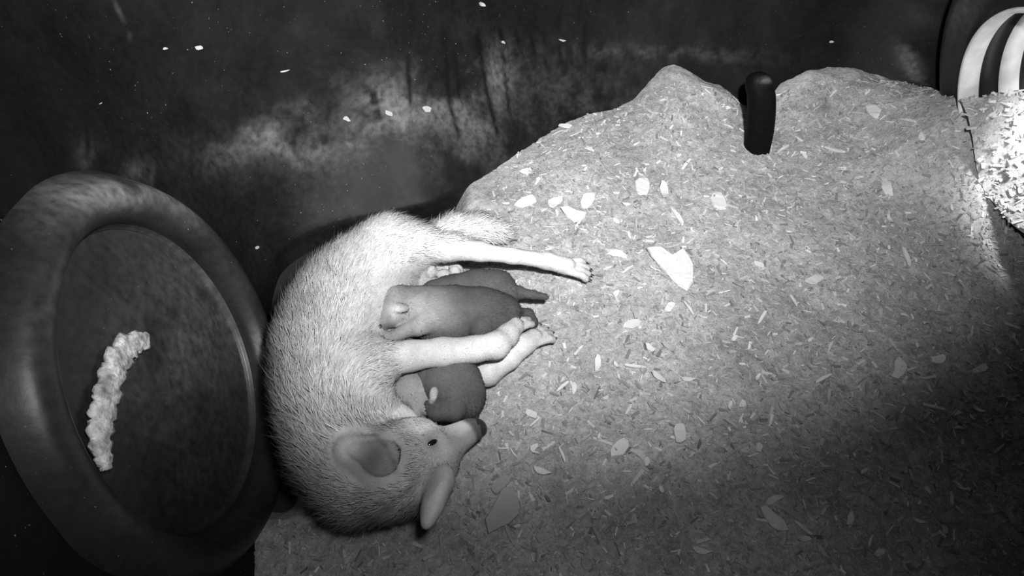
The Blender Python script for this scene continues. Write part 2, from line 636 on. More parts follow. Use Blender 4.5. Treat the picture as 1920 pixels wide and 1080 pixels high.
def signed_out(x, y):
    """distance outside the wall's floor line (positive outside)"""
    P = PL[::4]
    N_ = NRM[::4]
    out = np.empty(len(x))
    for k in range(0, len(x), 20000):
        dx = x[k:k + 20000, None] - P[None, :, 0]
        dy = y[k:k + 20000, None] - P[None, :, 1]
        j = np.argmin(dx * dx + dy * dy, 1)
        r = np.arange(len(j))
        out[k:k + 20000] = dx[r, j] * N_[j, 0] + dy[r, j] * N_[j, 1]
    return out


so = signed_out(V[:, 0], V[:, 1])
fl_ = PL[::4, 2]
keep = so[Fq].min(1) < np.where(V[Fq[:, 0], 0] > 1.0, 0.10, 0.14)
# behind the wolf the bedding sinks to the black floor to deepen the shadow
V[:, 2] -= 0.13 * sst(-0.115, -0.03, so) * sst(0.38, 0.50, V[:, 1]) * (1 - sst(-0.24, -0.12, V[:, 0]))
keep &= ~((V[Fq[:, 0], 0] < -0.1) & (so[Fq].min(1) > 0.03))
used = np.unique(Fq)
mp = np.full(len(V), -1)
mp[used] = np.arange(len(used))
bed = link('wood_chip_bedding', mesh_np('wood_chip_bedding', V[used], mp[Fq]), M_BED)
tag(bed, 'thick layer of shredded wood bedding covering the den floor', 'bedding', kind='stuff')

# bedding inside the pipe mouth
def pipe_heap():
    n, u, v = frame(RN)
    VV = []
    rows = np.linspace(0.02, -0.68, 120)
    cols = np.linspace(-0.97, 0.97, 90)
    R = 0.286
    for a in rows:
        lvl = max(-0.13 + 0.24 * min(a, 0), -0.25)
        half = math.sqrt(R * R - lvl * lvl)
        for q in cols:
            xx = q * half
            lim = -math.sqrt(max(R * R - xx * xx, 0)) + 0.004
            hh = lvl + 0.03 * (fbm(np.array([a * 30.0]), np.array([q * 9.0]))[0] - 0.45) + 0.05 * q * q
            hh += (lim + .012 + 0.10 * sst(-.08, -.27, xx) - hh) * sst(-.20, .02, a) * sst(-.27, -.05, xx)
            p = n * a + u * xx + v * max(hh, lim)
            VV.append(p)
    VV = np.array(VV)
    I = np.arange(len(VV)).reshape(len(rows), len(cols))
    Fq = np.stack([I[:-1, :-1], I[:-1, 1:], I[1:, 1:], I[1:, :-1]], -1).reshape(-1, 4)
    me = mesh_np('pipe_bedding', VV, Fq)
    o = link('pipe_bedding', me, M_BED)
    o.location = RC
    tag(o, 'wood bedding heaped along the bottom of the entrance pipe', 'bedding', kind='stuff')
    return VV


heapV = pipe_heap()


# fine shreds: one object of countless fibres lying on the bedding
def fibres(name, pts, nrm, L, Wd, tone, label):
    n = len(pts)
    ang = RNG.random(n) * 2 * np.pi
    z = nrm
    a = np.cross(z, np.array([0.3, 0.2, 0.9]))
    a /= np.linalg.norm(a, axis=1)[:, None] + 1e-9
    b = np.cross(z, a)
    d = a * np.cos(ang)[:, None] + b * np.sin(ang)[:, None]
    d = d + z * (RNG.normal(size=n) * 0.22)[:, None]
    d /= np.linalg.norm(d, axis=1)[:, None]
    s = np.cross(z, d)
    s /= np.linalg.norm(s, axis=1)[:, None]
    roll = RNG.normal(size=n) * 0.5
    w = np.cross(d, s)
    s2 = s * np.cos(roll)[:, None] + w * np.sin(roll)[:, None]
    w2 = np.cross(d, s2)
    T = Wd * 0.35
    c = []
    for (i, j, k) in ((-1, -1, -1), (1, -0.6, -1), (1, 0.7, -1), (-1, 1, -1), (-1, -1, 1), (1, -0.6, 1), (1, 0.7, 1), (-1, 1, 1)):
        c.append(pts + d * (i * L / 2)[:, None] + s2 * (j * Wd / 2)[:, None] + w2 * (k * T / 2)[:, None])
    V = np.stack(c, 1).reshape(-1, 3)
    base = (np.arange(n) * 8)[:, None, None]
    Fb = np.array([(0, 3, 2, 1), (4, 5, 6, 7), (0, 1, 5, 4), (1, 2, 6, 5), (2, 3, 7, 6), (3, 0, 4, 7)])
    me = mesh_np(name, V, (base + Fb[None]).reshape(-1, 4), smooth=False)
    set_attr(me, 'tone', np.repeat(tone, 8))
    o = link(name, me, M_FIB)
    tag(o, label, 'wood shavings', kind='stuff')
    return o


def bed_normals(x, y, e=0.01):
    gx = (bed_h(x + e, y) - bed_h(x - e, y)) / (2 * e)
    gy = (bed_h(x, y + e) - bed_h(x, y - e)) / (2 * e)
    n = np.c_[-gx, -gy, np.ones_like(gx)]
    return n / np.linalg.norm(n, axis=1)[:, None]


NF = 26000
fx = RNG.uniform(-0.6, 1.5, NF * 2)
fy = RNG.uniform(0.1, 2.0, NF * 2)
ok = signed_out(fx, fy) < np.where((fx < -0.06) & (fy > 0.40), -0.11, 0.0)
fx, fy = fx[ok][:NF], fy[ok][:NF]
L = np.exp(RNG.normal(math.log(0.009), 0.5, len(fx)))
Wd = np.clip(L * RNG.uniform(0.12, 0.5, len(fx)), 0.0012, 0.008)
tone = np.clip(np.exp(RNG.normal(-0.2, 0.32, len(fx))), 0.4, 1.6)
fibres('wood_shavings', np.c_[fx, fy, bed_h(fx, fy) + 0.002], bed_normals(fx, fy), L, Wd, tone, 'countless fine wood shavings strewn over the bedding')
sel = RNG.integers(0, len(heapV), 2600)
hv = heapV[sel] + RC + np.array([0, 0, 0.003]) + RNG.normal(size=(2600, 3)) * 0.003
ok = RNG.random(2600) < 1
L = np.exp(RNG.normal(math.log(0.014), 0.4, 2600))
fibres('pipe_shavings', hv, np.tile(frame(RN)[2], (2600, 1)), L, L * RNG.uniform(0.2, 0.5, 2600), np.clip(np.exp(RNG.normal(0.1, 0.3, 2600)), 0.5, 1.6), 'fine wood shavings heaped inside the entrance pipe')


# ------------------------------------------------------------------ signed-distance modelling of the animals
class SDF:
    def __init__(self, lo, hi, h):
        self.lo = np.array(lo, float)
        self.h = h
        self.n = np.ceil((np.array(hi) - self.lo) / h).astype(int) + 1
        self.g = np.full(self.n, 1.0)
        self.segs = []          # (a, b, ra, rb, tone-info) for the fur flow

    def _box(self, lo, hi):
        i0 = np.clip(np.floor((lo - self.lo) / self.h).astype(int), 0, self.n - 1)
        i1 = np.clip(np.ceil((hi - self.lo) / self.h).astype(int) + 1, 1, self.n)
        if (i1 <= i0).any():
            return None, None
        ax = [self.lo[k] + self.h * np.arange(i0[k], i1[k]) for k in range(3)]
        P = np.stack(np.meshgrid(*ax, indexing='ij'), -1)
        return tuple(slice(a, b) for a, b in zip(i0, i1)), P

    def _merge(self, s, d, k, sub=False):
        g = self.g[s]
        if sub:
            d = -d
            if k > 0:
                hh = np.clip(0.5 - 0.5 * (d - g) / k, 0, 1)
                self.g[s] = g * hh + d * (1 - hh) + k * hh * (1 - hh)
            else:
                self.g[s] = np.maximum(g, d)
            return
        hh = np.clip(0.5 + 0.5 * (g - d) / k, 0, 1)
        self.g[s] = g * (1 - hh) + d * hh - k * hh * (1 - hh)

    def cone(self, a, b, ra, rb, k=0.03, flow=True):
        a = np.asarray(a, float)
        b = np.asarray(b, float)
        m = max(ra, rb) + k + 3 * self.h
        s, P = self._box(np.minimum(a, b) - m, np.maximum(a, b) + m)
        if s is None:
            return
        ab = b - a
        t = np.clip(((P - a) @ ab) / max(ab @ ab, 1e-9), 0, 1)
        d = np.linalg.norm(P - a - t[..., None] * ab, axis=-1) - (ra + (rb - ra) * t)
        self._merge(s, d, k)
        if flow:
            self.segs.append((a, b, ra, rb))

    def chain(self, pts, k=0.03, flow=True, rev=False):
        """pts: (px, py, z, radius in px)"""
        Q = [WR(*p) for p in pts]
        for (a, ra), (b, rb) in zip(Q[:-1], Q[1:]):
            self.cone(a, b, ra, rb, k, flow=False)
            if flow:
                self.segs.append((b, a, rb, ra) if rev else (a, b, ra, rb))
        return Q

    def ell(self, c, axes, rad, k=0.03, sub=False):
        c = np.asarray(c, float)
        A = np.asarray(axes, float)
        r = np.asarray(rad, float)
        m = r.max() + k + 3 * self.h
        s, P = self._box(c - m, c + m)
        if s is None:
            return
        q = (P - c) @ A.T / r
        l = np.linalg.norm(q, axis=-1)
        g = np.linalg.norm(q / r, axis=-1) + 1e-9
        d = l * (l - 1) / g
        self._merge(s, d, k, sub)

    def mesh(self, smooth=3):
        g = self.g
        n = self.n
        neg = g < 0
        c = np.zeros(np.array(n) - 1, int)
        offs = [(i, j, k) for i in (0, 1) for j in (0, 1) for k in (0, 1)]
        sl = lambda o: tuple(slice(o[a], n[a] - 1 + o[a]) for a in range(3))
        for o in offs:
            c += neg[sl(o)]
        act = (c > 0) & (c < 8)
        idx = np.argwhere(act)
        vid = np.full(act.shape, -1)
        vid[act] = np.arange(len(idx))
        acc = np.zeros((len(idx), 3))
        cnt = np.zeros(len(idx))
        for ax in range(3):
            for o in offs:
                if o[ax]:
                    continue
                o2 = list(o)
                o2[ax] = 1
                i1 = idx + np.array(o)
                i2 = idx + np.array(o2)
                a = g[i1[:, 0], i1[:, 1], i1[:, 2]]
                b = g[i2[:, 0], i2[:, 1], i2[:, 2]]
                cr = (a < 0) != (b < 0)
                t = np.where(cr, a / np.where(cr, a - b, 1), 0)
                p = i1.astype(float)
                p[:, ax] += t
                acc[cr] += p[cr]
                cnt[cr] += 1
        V = self.lo + self.h * acc / cnt[:, None]
        quads = []
        for ax in range(3):
            a1, a2 = [(1, 2), (2, 0), (0, 1)][ax]
            s1 = [slice(1, n[k] - 1) for k in range(3)]
            s2 = [slice(1, n[k] - 1) for k in range(3)]
            s1[ax] = slice(0, n[ax] - 1)
            s2[ax] = slice(1, n[ax])
            A = neg[tuple(s1)]
            B = neg[tuple(s2)]
            for flip, msk in ((False, A & ~B), (True, ~A & B)):
                e = np.argwhere(msk)
                if not len(e):
                    continue
                base = e.copy()
                for k in range(3):
                    if k != ax:
                        base[:, k] += 1
                q = []
                for (u_, v_) in ((-1, -1), (0, -1), (0, 0), (-1, 0)):
                    x = base.copy()
                    x[:, a1] += u_
                    x[:, a2] += v_
                    q.append(vid[x[:, 0], x[:, 1], x[:, 2]])
                q = np.stack(q, 1)
                quads.append(q[:, ::-1] if flip else q)
        Q = np.vstack(quads)
        Q = Q[(Q >= 0).all(1)]
        E_ = np.vstack([Q[:, [0, 1]], Q[:, [1, 2]], Q[:, [2, 3]], Q[:, [3, 0]]])
        for _ in range(smooth):
            s = np.zeros_like(V)
            w = np.zeros(len(V))
            for a, b in ((0, 1), (1, 0)):
                np.add.at(s, E_[:, a], V[E_[:, b]])
                np.add.at(w, E_[:, a], 1)
            V = 0.5 * V + 0.5 * s / np.maximum(w, 1)[:, None]
        return V, Q

    def flow(self, V, fall=0.018):
        D = np.zeros_like(V)
        for a, b, ra, rb in self.segs:
            ab = b - a
            l = np.linalg.norm(ab)
            if l < 1e-6:
                continue
            t = np.clip((V - a) @ ab / (l * l), 0, 1)
            d = np.abs(np.linalg.norm(V - a - t[:, None] * ab, axis=1) - (ra + (rb - ra) * t))
            D += np.exp(-d / fall)[:, None] * ab / l
        return D / (np.linalg.norm(D, axis=1)[:, None] + 1e-9)


def quad_normals(V, Q):
    n = np.cross(V[Q[:, 2]] - V[Q[:, 0]], V[Q[:, 3]] - V[Q[:, 1]])
    ar = np.linalg.norm(n, axis=1)
    N = np.zeros_like(V)
    for k in range(4):
        np.add.at(N, Q[:, k], n)
    return N / (np.linalg.norm(N, axis=1)[:, None] + 1e-12), ar * 0.5


def fur(name, V, Q, N, D, count, length, tone, parent, width=0.0011, lean=1.5, jit=0.28, minz=-0.005):
    """fine tapered hairs rooted on the skin, combed along D; length & tone are per-vertex arrays"""
    _, ar = quad_normals(V, Q)
    p = ar / ar.sum()
    f = RNG.choice(len(Q), count, p=p)
    uv = RNG.random((count, 2))
    q = Q[f]
    w = np.stack([(1 - uv[:, 0]) * (1 - uv[:, 1]), uv[:, 0] * (1 - uv[:, 1]), uv[:, 0] * uv[:, 1], (1 - uv[:, 0]) * uv[:, 1]], 1)
    ip = lambda A: (A[q] * (w[..., None] if A.ndim > 1 else w)).sum(1)
    P = ip(V)
    n = ip(N)
    n /= np.linalg.norm(n, axis=1)[:, None] + 1e-9
    d = ip(D)
    Lh = ip(length) * np.exp(RNG.normal(0, 0.25, count))
    T = np.clip(ip(tone) * np.exp(RNG.normal(0, 0.16, count)), 0.01, 0.95)
    ok = (P[:, 2] > minz) & (Lh > 0.0015)
    P, n, d, Lh, T = P[ok], n[ok], d[ok], Lh[ok], T[ok]
    m = len(P)
    d = d - n * (d * n).sum(1)[:, None]
    # clumping: neighbouring hairs share a wander
    ph = fbm(P[:, 0] * 60, P[:, 1] * 60 + P[:, 2] * 37, 2) - 0.375
    sd = np.cross(n, d)
    d = d + sd * (ph * 1.5)[:, None] + RNG.normal(size=(m, 3)) * jit
    d /= np.linalg.norm(d, axis=1)[:, None] + 1e-9
    dir1 = n + d * (lean * 0.6)
    dir1 /= np.linalg.norm(dir1, axis=1)[:, None]
    dir2 = n * 0.35 + d * lean
    dir2 /= np.linalg.norm(dir2, axis=1)[:, None]
    A = P - n * 0.001
    B = A + dir1 * (Lh * 0.42)[:, None]
    C = B + dir2 * (Lh * 0.58)[:, None]
    s = np.cross(n, d) + 0.25 * RNG.normal(size=(m, 3))
    s /= np.linalg.norm(s, axis=1)[:, None]
    hw = (width * (0.6 + 0.8 * RNG.random(m)))[:, None] * s
    VV = np.stack([A - hw, A + hw, B + hw * 0.8, B - hw * 0.8, C], 1).reshape(-1, 3)
    b = (np.arange(m) * 5)[:, None]
    me = mesh_np(name, VV, b + np.array([[3, 2, 1, 0]]), b + np.array([[4, 2, 3]]))
    nn = n + 0.25 * d
    nn /= np.linalg.norm(nn, axis=1)[:, None]
    set_attr(me, 'tone', np.repeat(T, 5))
    me.normals_split_custom_set_from_vertices(np.repeat(nn, 5, axis=0).tolist())
    o = link(name, me, M_FUR, parent)
    return o


def toes(S, root, tip, spread, r, k=0.006, n=4, up=(0, 0, 1)):
    root = np.asarray(root)
    tip = np.asarray(tip)
    f = tip - root
    f /= np.linalg.norm(f)
    s = np.cross(up, f)
    s /= np.linalg.norm(s)
    out = []
    for i in range(n):
        q = (i - (n - 1) / 2) / ((n - 1) / 2)
        a = root + s * q * spread * 0.62
        m = root * .4 + tip * .6 + s * q * spread * .9 + np.array([0, 0, r * .45])
        b = tip + s * q * spread - f * abs(q) * r * 1.1
        S.cone(a, m, r * 0.75, r * .78, k * .5, flow=False)
        S.cone(m, b, r * 0.78, r * .80, k * .4, flow=False)
        out.append((b, f))
    return out


def claw(parent, org, p, f, r):
    """small curved claw at a toe tip"""
    p = np.asarray(p) - org
    V = []
    m = 6
    f = np.asarray(f)
    s, u = frame(f)[1:]
    for k, (t, rr, dz) in enumerate(((0, 0.36, 0.05), (0.5, 0.28, 0.02), (0.9, 0.16, -0.14), (1.2, 0.03, -0.32))):
        c = p + f * (r * 0.75 + t * r) + np.array([0, 0, 1]) * dz * r
        for a in np.linspace(0, 2 * np.pi, m, endpoint=False):
            V.append(c + rr * r * (math.cos(a) * s + math.sin(a) * u))
    I = np.arange(len(V)).reshape(-1, m)
    J = np.roll(I, -1, 1)
    Fq = np.stack([I[:-1], J[:-1], J[1:], I[1:]], -1).reshape(-1, 4)
    return link('claw', mesh_np('claw', np.array(V), Fq), M_CLAW, parent)


# ------------------------------------------------------------------ the mother wolf
def build_wolf():
    S = SDF((-0.72, 0.20, -0.05), (0.34, 1.48, 0.32), 0.0042)
    # trunk, curled: hip -> loin -> ribs -> shoulders -> neck
    trunk = [(772, 468, .105, 48), (738, 480, .12, 64), (690, 522, .125, 80), (650, 568, .125, 90), (626, 620, .125, 92), (618, 670, .125, 92), (619, 725, .125, 88),
             (622, 785, .12, 80), (640, 845, .115, 78), (676, 896, .115, 72), (716, 900, .12, 62)]
    S.chain(trunk, 0.05, rev=True)
    # haunch and hind leg
    S.chain([(735, 462, .15, 56), (790, 463, .155, 33)], 0.035)
    S.chain([(790, 463, .155, 33), (840, 466, .145, 24), (900, 472, .125, 17.5), (960, 480, .10, 14), (1025, 489, .072, 15), (1062, 499, .052, 17)], 0.014)
    # tail
    S.chain([(800, 450, .09, 24), (850, 432, .07, 26), (900, 430, .055, 26), (935, 436, .04, 18), (955, 441, .03, 8)], 0.02)
    # belly and udder
    S.chain([(700, 540, .09, 45), (700, 620, .09, 45)], 0.04, flow=False)
    S.chain([(730, 520, .07, 36), (800, 520, .055, 26), (850, 512, .045, 20)], 0.02, flow=False)
    for q in ((786, 524, .105, 19), (808, 510, .105, 12), (815, 533, .10, 13), (832, 517, .09, 13), (766, 512, .11, 14), (748, 520, .115, 14), (852, 510, .08, 12)):
        c, r = WR(*q)
        S.ell(c, np.eye(3), (r, r, r), 0.008)
    # near shoulder, upper arm, foreleg
    S.chain([(625, 715, .15, 70), (672, 700, .165, 52), (712, 678, .165, 38)], 0.04)
    S.chain([(712, 678, .165, 36), (770, 667, .16, 28), (830, 660, .155, 26.5), (890, 655, .145, 24), (930, 648, .13, 25), (950, 630, .115, 21), (963, 613, .10, 19)], 0.012)
    # far foreleg
    S.chain([(790, 720, .04, 30), (860, 712, .04, 24), (915, 700, .045, 23), (955, 672, .045, 20), (985, 645, .045, 19), (1000, 634, .04, 18)], 0.010)
    # throat and chest
    S.chain([(660, 770, .11, 60), (715, 795, .10, 46), (752, 800, .085, 34)], 0.04, flow=False)

    # head
    nose = W(903, 801, .105)
    occ = W(738, 903, .155)
    f = nose - occ
    HL = np.linalg.norm(f)
    f /= HL
    camd = CP - (nose + occ) / 2
    camd /= np.linalg.norm(camd)
    lr = W(830, 930, .13) - W(778, 852, .13)
    lr /= np.linalg.norm(lr)
    u = camd * 0.90 + lr * 0.42
    u -= f * (u @ f)
    u /= np.linalg.norm(u)
    s = np.cross(u, f)                    # the wolf's left, up-left in the photo
    A = np.stack([f, s, u])
    H0 = occ
    P = lambda a, b, c: H0 + f * a * HL + s * b + u * c
    S.ell(P(.18, 0, -.008), A, (.095, .070, .062), 0.03)          # cranium
    S.ell(P(.32, 0, .004), A, (.080, .050, .044), 0.03)           # brow
    for sg in (1, -1):
        S.ell(P(.26, sg * .046, -.034), A, (.075, .042, .045), 0.03)   # cheeks
        S.ell(P(.42, sg * .035, .020), A, (.028, .017, .014), 0.016)   # brow ridges
    S.cone(P(.36, 0, -.006), P(.93, 0, -.014), .042, .0235, 0.02, flow=False)    # muzzle
    S.cone(P(.45, 0, .012), P(.92, 0, -.002), .022, .014, 0.014, flow=False)     # bridge
    for sg in (1, -1):
        S.cone(P(.55, sg * .014, -.020), P(.90, sg * .010, -.022), .026, .015, 0.012, flow=False)  # lips
    S.cone(P(.30, 0, -.050), P(.82, 0, -.044), .036, .013, 0.008, flow=False)    # lower jaw
    S.ell(P(.955, 0, -.006), A, (.016, .017, .014), 0.012)
    for sg in (1, -1):
        pass
    # ears: cupped, laid back
    ears = []
    for (bx, by, bz, tx, ty, tz, face, wd_, cup) in ((745, 874, .18, 632, 836, .215, (.0, .05, 1), .050, 1), (826, 900, .16, 798, 990, .19, (.75, .0, -.35), .040, 0)):
        b = W(bx, by, bz)
        t = W(tx, ty, tz)
        d = t - b
        l = np.linalg.norm(d)
        d /= l
        fc = np.array(face, float)
        fc /= np.linalg.norm(fc)
        fc -= d * (fc @ d)
        fc /= np.linalg.norm(fc)
        sd = np.cross(fc, d)
        E_ = np.stack([d, sd, fc])
        S.ell(b + d * l * .28, E_, (l * .42, wd_, .021), 0.012)
        S.ell(b + d * l * .62, E_, (l * .40, wd_ * .62, .017), 0.018)
        S.ell(b + d * l * .05, E_, (l * .30, wd_ * .9, .026), 0.018)
        if cup:
            S.ell(b + d * l * .30 + fc * .018, E_, (l * .34, wd_ * .74, .022), 0.004, sub=True)
            S.ell(b + d * l * .58 + fc * .017, E_, (l * .33, wd_ * .40, .016), 0.006, sub=True)
        S.segs.append((b, t, .03, .012))
        ears.append((b + d * l * .45 + fc * .012, E_, l, fc))
    S.segs.append((P(.9, 0, 0), P(.1, 0, 0), .02, .07))
    S.segs.append((P(.3, .04, -.03), P(.0, .06, -.06), .04, .05))
    cl = []
    # paws
    hp = toes(S, W(1066, 500, .05), W(1104, 509, .026), .029, .0125)
    fp = toes(S, W(962, 612, .10), W(987, 596, .072), .024, .0115)
    gp = toes(S, W(1000, 634, .042), W(1028, 621, .020), .028, .0125)
    cl = hp + fp + gp
    V, Q = S.mesh(2)
    return S, V, Q, dict(P=P, f=f, s=s, u=u, A=A, ears=ears, claws=cl)


S, V, Q, HD = build_wolf()
N, _ = quad_normals(V, Q)
D = S.flow(V)
px, py = proj(V)
n1 = fbm(V[:, 0] * 14, V[:, 1] * 14 + V[:, 2] * 9)
n2 = fbm(V[:, 0] * 45 + 7, V[:, 1] * 45)
tone = 0.43 + 0 * px
# grizzled saddle along the back and neck (seen from above it is the outer edge of the curl)
tone -= 0.04 * blob(px, py, 545, 700, 50, 150) * (0.4 + 1.2 * n1)
tone -= 0.18 * blob(px, py, 575, 690, 26, 9, -0.4)
tone += (0.14 * blob(px, py, 720, 920, 150, 110) + 0.10 * blob(px, py, 600, 780, 120, 90)) * (0.4 + 1.2 * n1)  # head, neck and shoulder lightened in the coat to offset weak lamp light
tone -= 0.10 * blob(px, py, 620, 960, 80, 60) * n1 * 2
tone += 0.16 * blob(px, py, 800, 450, 130, 45) + 0.15 * blob(px, py, 900, 432, 70, 20) + 0.20 * blob(px, py, 1000, 490, 140, 35) + 0.10 * blob(px, py, 880, 660, 150, 40) + 0.12 * blob(px, py, 970, 680, 80, 60) + 0.10 * blob(px, py, 760, 780, 60, 30)
tone -= 0.18 * blob(px, py, 800, 520, 75, 24) * (0.5 + n2)
tone -= 0.08 * (n1 - 0.45) * 2
# face mask
hd = V - HD['P'](0, 0, 0)
HLs = np.linalg.norm(HD['P'](1, 0, 0) - HD['P'](0, 0, 0))
a_ = hd @ HD['f'] / HLs
b_ = hd @ HD['s']
c_ = hd @ HD['u']
inhead = sst(-0.1, 0.1, a_) * (1 - sst(1.0, 1.1, a_)) * (np.abs(b_) < 0.1) * (np.abs(c_) < 0.1)
bridge = inhead * sst(0.45, 0.6, a_) * sst(-.002, .012, c_)
tone = tone * (1 - 0.2 * bridge)
tone = np.where((inhead > .5) & (a_ > .35) & (c_ < -.012), 0.62, tone)
tone = tone + 0.28 * inhead * sst(0.25, 0.4, a_) * (1 - sst(.86, .92, a_)) * sst(.008, .022, b_) * (1 - sst(.01, .03, c_))
tone *= 1 - 0.25 * inhead * np.exp(-((a_ - .18) / .16) ** 2) * sst(0, .03, c_)
EYES = []
near = (np.hypot(px - 813, py - 829) < 5) & (inhead > .5)
near = near if near.any() else (np.hypot(px - 813, py - 829) < 9)
k1 = np.where(near)[0][np.argmin(np.linalg.norm(V[near] - CP, axis=1))]
EYES.append((V[k1], N[k1]))
mir = HD['P'](a_[k1], -b_[k1], c_[k1])
k2 = int(np.argmin(np.linalg.norm(V - mir, axis=1)))
EYES.append((V[k2], N[k2]))
for ec_, en_ in EYES:
    tone *= 1 - 0.6 * np.exp(-(np.linalg.norm(V - ec_, axis=1) / .015) ** 2)
for pts in ([(787, 888), (775, 912), (750, 930), (722, 945)], [(760, 925), (735, 945), (712, 968)], [(700, 812), (722, 835), (738, 866), (744, 885)]):  # crease shade on the head painted into the coat as dark lines
    for (x0, y0), (x1, y1) in zip(pts[:-1], pts[1:]):
        tt = np.clip(((px - x0) * (x1 - x0) + (py - y0) * (y1 - y0)) / ((x1 - x0) ** 2 + (y1 - y0) ** 2), 0, 1)
        tone *= 1 - 0.30 * np.exp(-(np.hypot(px - x0 - tt * (x1 - x0), py - y0 - tt * (y1 - y0)) / 4.5) ** 2) * (V[:, 2] > .1)
tone *= 1 - 0.7 * inhead * sst(0.84, 0.90, a_) * sst(-.035, -.02, c_)
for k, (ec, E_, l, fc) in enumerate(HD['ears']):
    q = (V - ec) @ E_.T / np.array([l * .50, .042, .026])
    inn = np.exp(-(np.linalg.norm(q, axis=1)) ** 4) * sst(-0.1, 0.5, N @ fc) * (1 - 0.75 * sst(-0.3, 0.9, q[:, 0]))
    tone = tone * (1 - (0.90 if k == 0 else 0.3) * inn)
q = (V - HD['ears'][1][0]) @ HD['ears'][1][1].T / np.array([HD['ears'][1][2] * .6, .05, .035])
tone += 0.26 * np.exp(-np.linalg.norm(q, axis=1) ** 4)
tone = np.clip(tone * (0.88 + 0.25 * n2), 0.04, 0.85)
wolf_c = np.array([-0.33, 0.95, 0.0])
wolf = empty('wolf', wolf_c)
tag(wolf, 'pale adult wolf curled on her side on the bedding nursing dark pups', 'wolf')
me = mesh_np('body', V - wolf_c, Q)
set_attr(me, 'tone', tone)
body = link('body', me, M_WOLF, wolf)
# fur length by region
ln = 0.020 + 0 * px
ln += 0.014 * blob(px, py, 640, 900, 120, 110)
ln += 0.006 * blob(px, py, 560, 700, 80, 200)
ln += 0.016 * blob(px, py, 880, 430, 80, 22)
legs = np.maximum(sst(780, 860, px) * (py < 525) * (py > 452) * (px > 780), sst(700, 770, px) * (py > 590) * (py < 760))
ln = ln * (1 - 0.78 * legs)
ln = ln * (1 - 0.70 * inhead * sst(0.05, 0.4, a_)) * (1 - 0.5 * inhead * sst(0.5, 0.8, a_))
ln = np.where((px > 690) & (py > 495) & (py < 640), np.minimum(ln, 0.006), ln)
for (ec, E_, l, fc) in HD['ears']:
    ln = np.where(np.linalg.norm((V - ec) @ E_.T / np.array([l * .75, .06, .045]), axis=1) < 1, 0.0035, ln)
ln = np.where(inhead * (a_ > .88) > 0, 0.001, ln)
for ec_, en_ in EYES:
    ln = np.where(np.linalg.norm(V - ec_, axis=1) < .016, 0.001, ln)
fur('fur', V - wolf_c, Q, N, D, 100000, ln, np.clip(tone * 1.05, 0, .9), wolf, lean=2.0)


def ball(name, c, r, m, parent, sx=(1, 1, 1), axes=None, seg=20):
    bm = bmesh.new()
    bmesh.ops.create_uvsphere(bm, u_segments=seg, v_segments=seg // 2 + 2, radius=1)
    A = np.eye(3) if axes is None else np.asarray(axes)
    for v in bm.verts:
        q = np.array(v.co) * r * np.array(sx)
        v.co = Vector(np.asarray(c) + q @ A)
    me = bpy.data.meshes.new(name)
    bm.to_mesh(me)
    bm.free()
    for p in me.polygons:
        p.use_smooth = True
    return link(name, me, m, parent)


# nose leather with two nostrils
def nose_pad(parent, org, c, A, r):
    T = SDF(c - 2.4 * r, c + 2.4 * r, r / 9)
    T.ell(c, A, (r * .75, r * 1.0, r * .8), 0.002)
    T.ell(c + A[2] * r * .35 - A[0] * r * .3, A, (r * .8, r * .75, r * .5), r * .4)
    for sg in (1, -1):
        T.ell(c + A[0] * r * .62 + A[1] * sg * r * .48 - A[2] * r * .05, A, (r * .42, r * .2, r * .22), r * .1, sub=True)
    v, q = T.mesh(2)
    o = link('nose', mesh_np('nose', v - org, q), M_NOSE, parent)
    o['label'] = 'dark nose'
    return o


nose_pad(wolf, wolf_c, HD['P'](.982, 0, -.004), HD['A'], 0.0205)
for ec_, en_ in EYES:
    ball('eye', ec_ - en_ * .0030 - wolf_c, .0098, M_EYE, wolf, (1.35, .62, .62), HD['A'])
for p, f in HD['claws']:
    claw(wolf, wolf_c, p, f, .011)


# ------------------------------------------------------------------ the pups
def pup(label, lo, hi, build, coat, toner=None, nose=None, count=9000, flen=0.006):
    T = SDF(lo, hi, 0.0028)
    build(T)
    v, q = T.mesh(2)
    n, _ = quad_normals(v, q)
    d = T.flow(v)
    c = v.mean(0)
    c[2] = v[:, 2].min()
    t = np.full(len(v), coat)
    x, y = proj(v)
    if toner:
        t = toner(t, x, y, v)
    t = np.clip(t * (0.8 + 0.45 * fbm(v[:, 0] * 40, v[:, 1] * 40 + v[:, 2] * 30)), 0.02, .8)
    root = empty('wolf_pup', c)
    tag(root, label, 'wolf pup')
    me = mesh_np('body', v - c, q)
    set_attr(me, 'tone', t)
    link('body', me, M_PUP, root)
    fur('fur', v - c, q, n, d, count, np.full(len(v), flen), t, root, width=0.0008, lean=1.8, jit=0.25, minz=-1)
    if nose is not None:
        ball('nose', W(*nose[:3]) - c, nose[3], M_NOSE, root, (1, 1.2, .8))
    return root, c


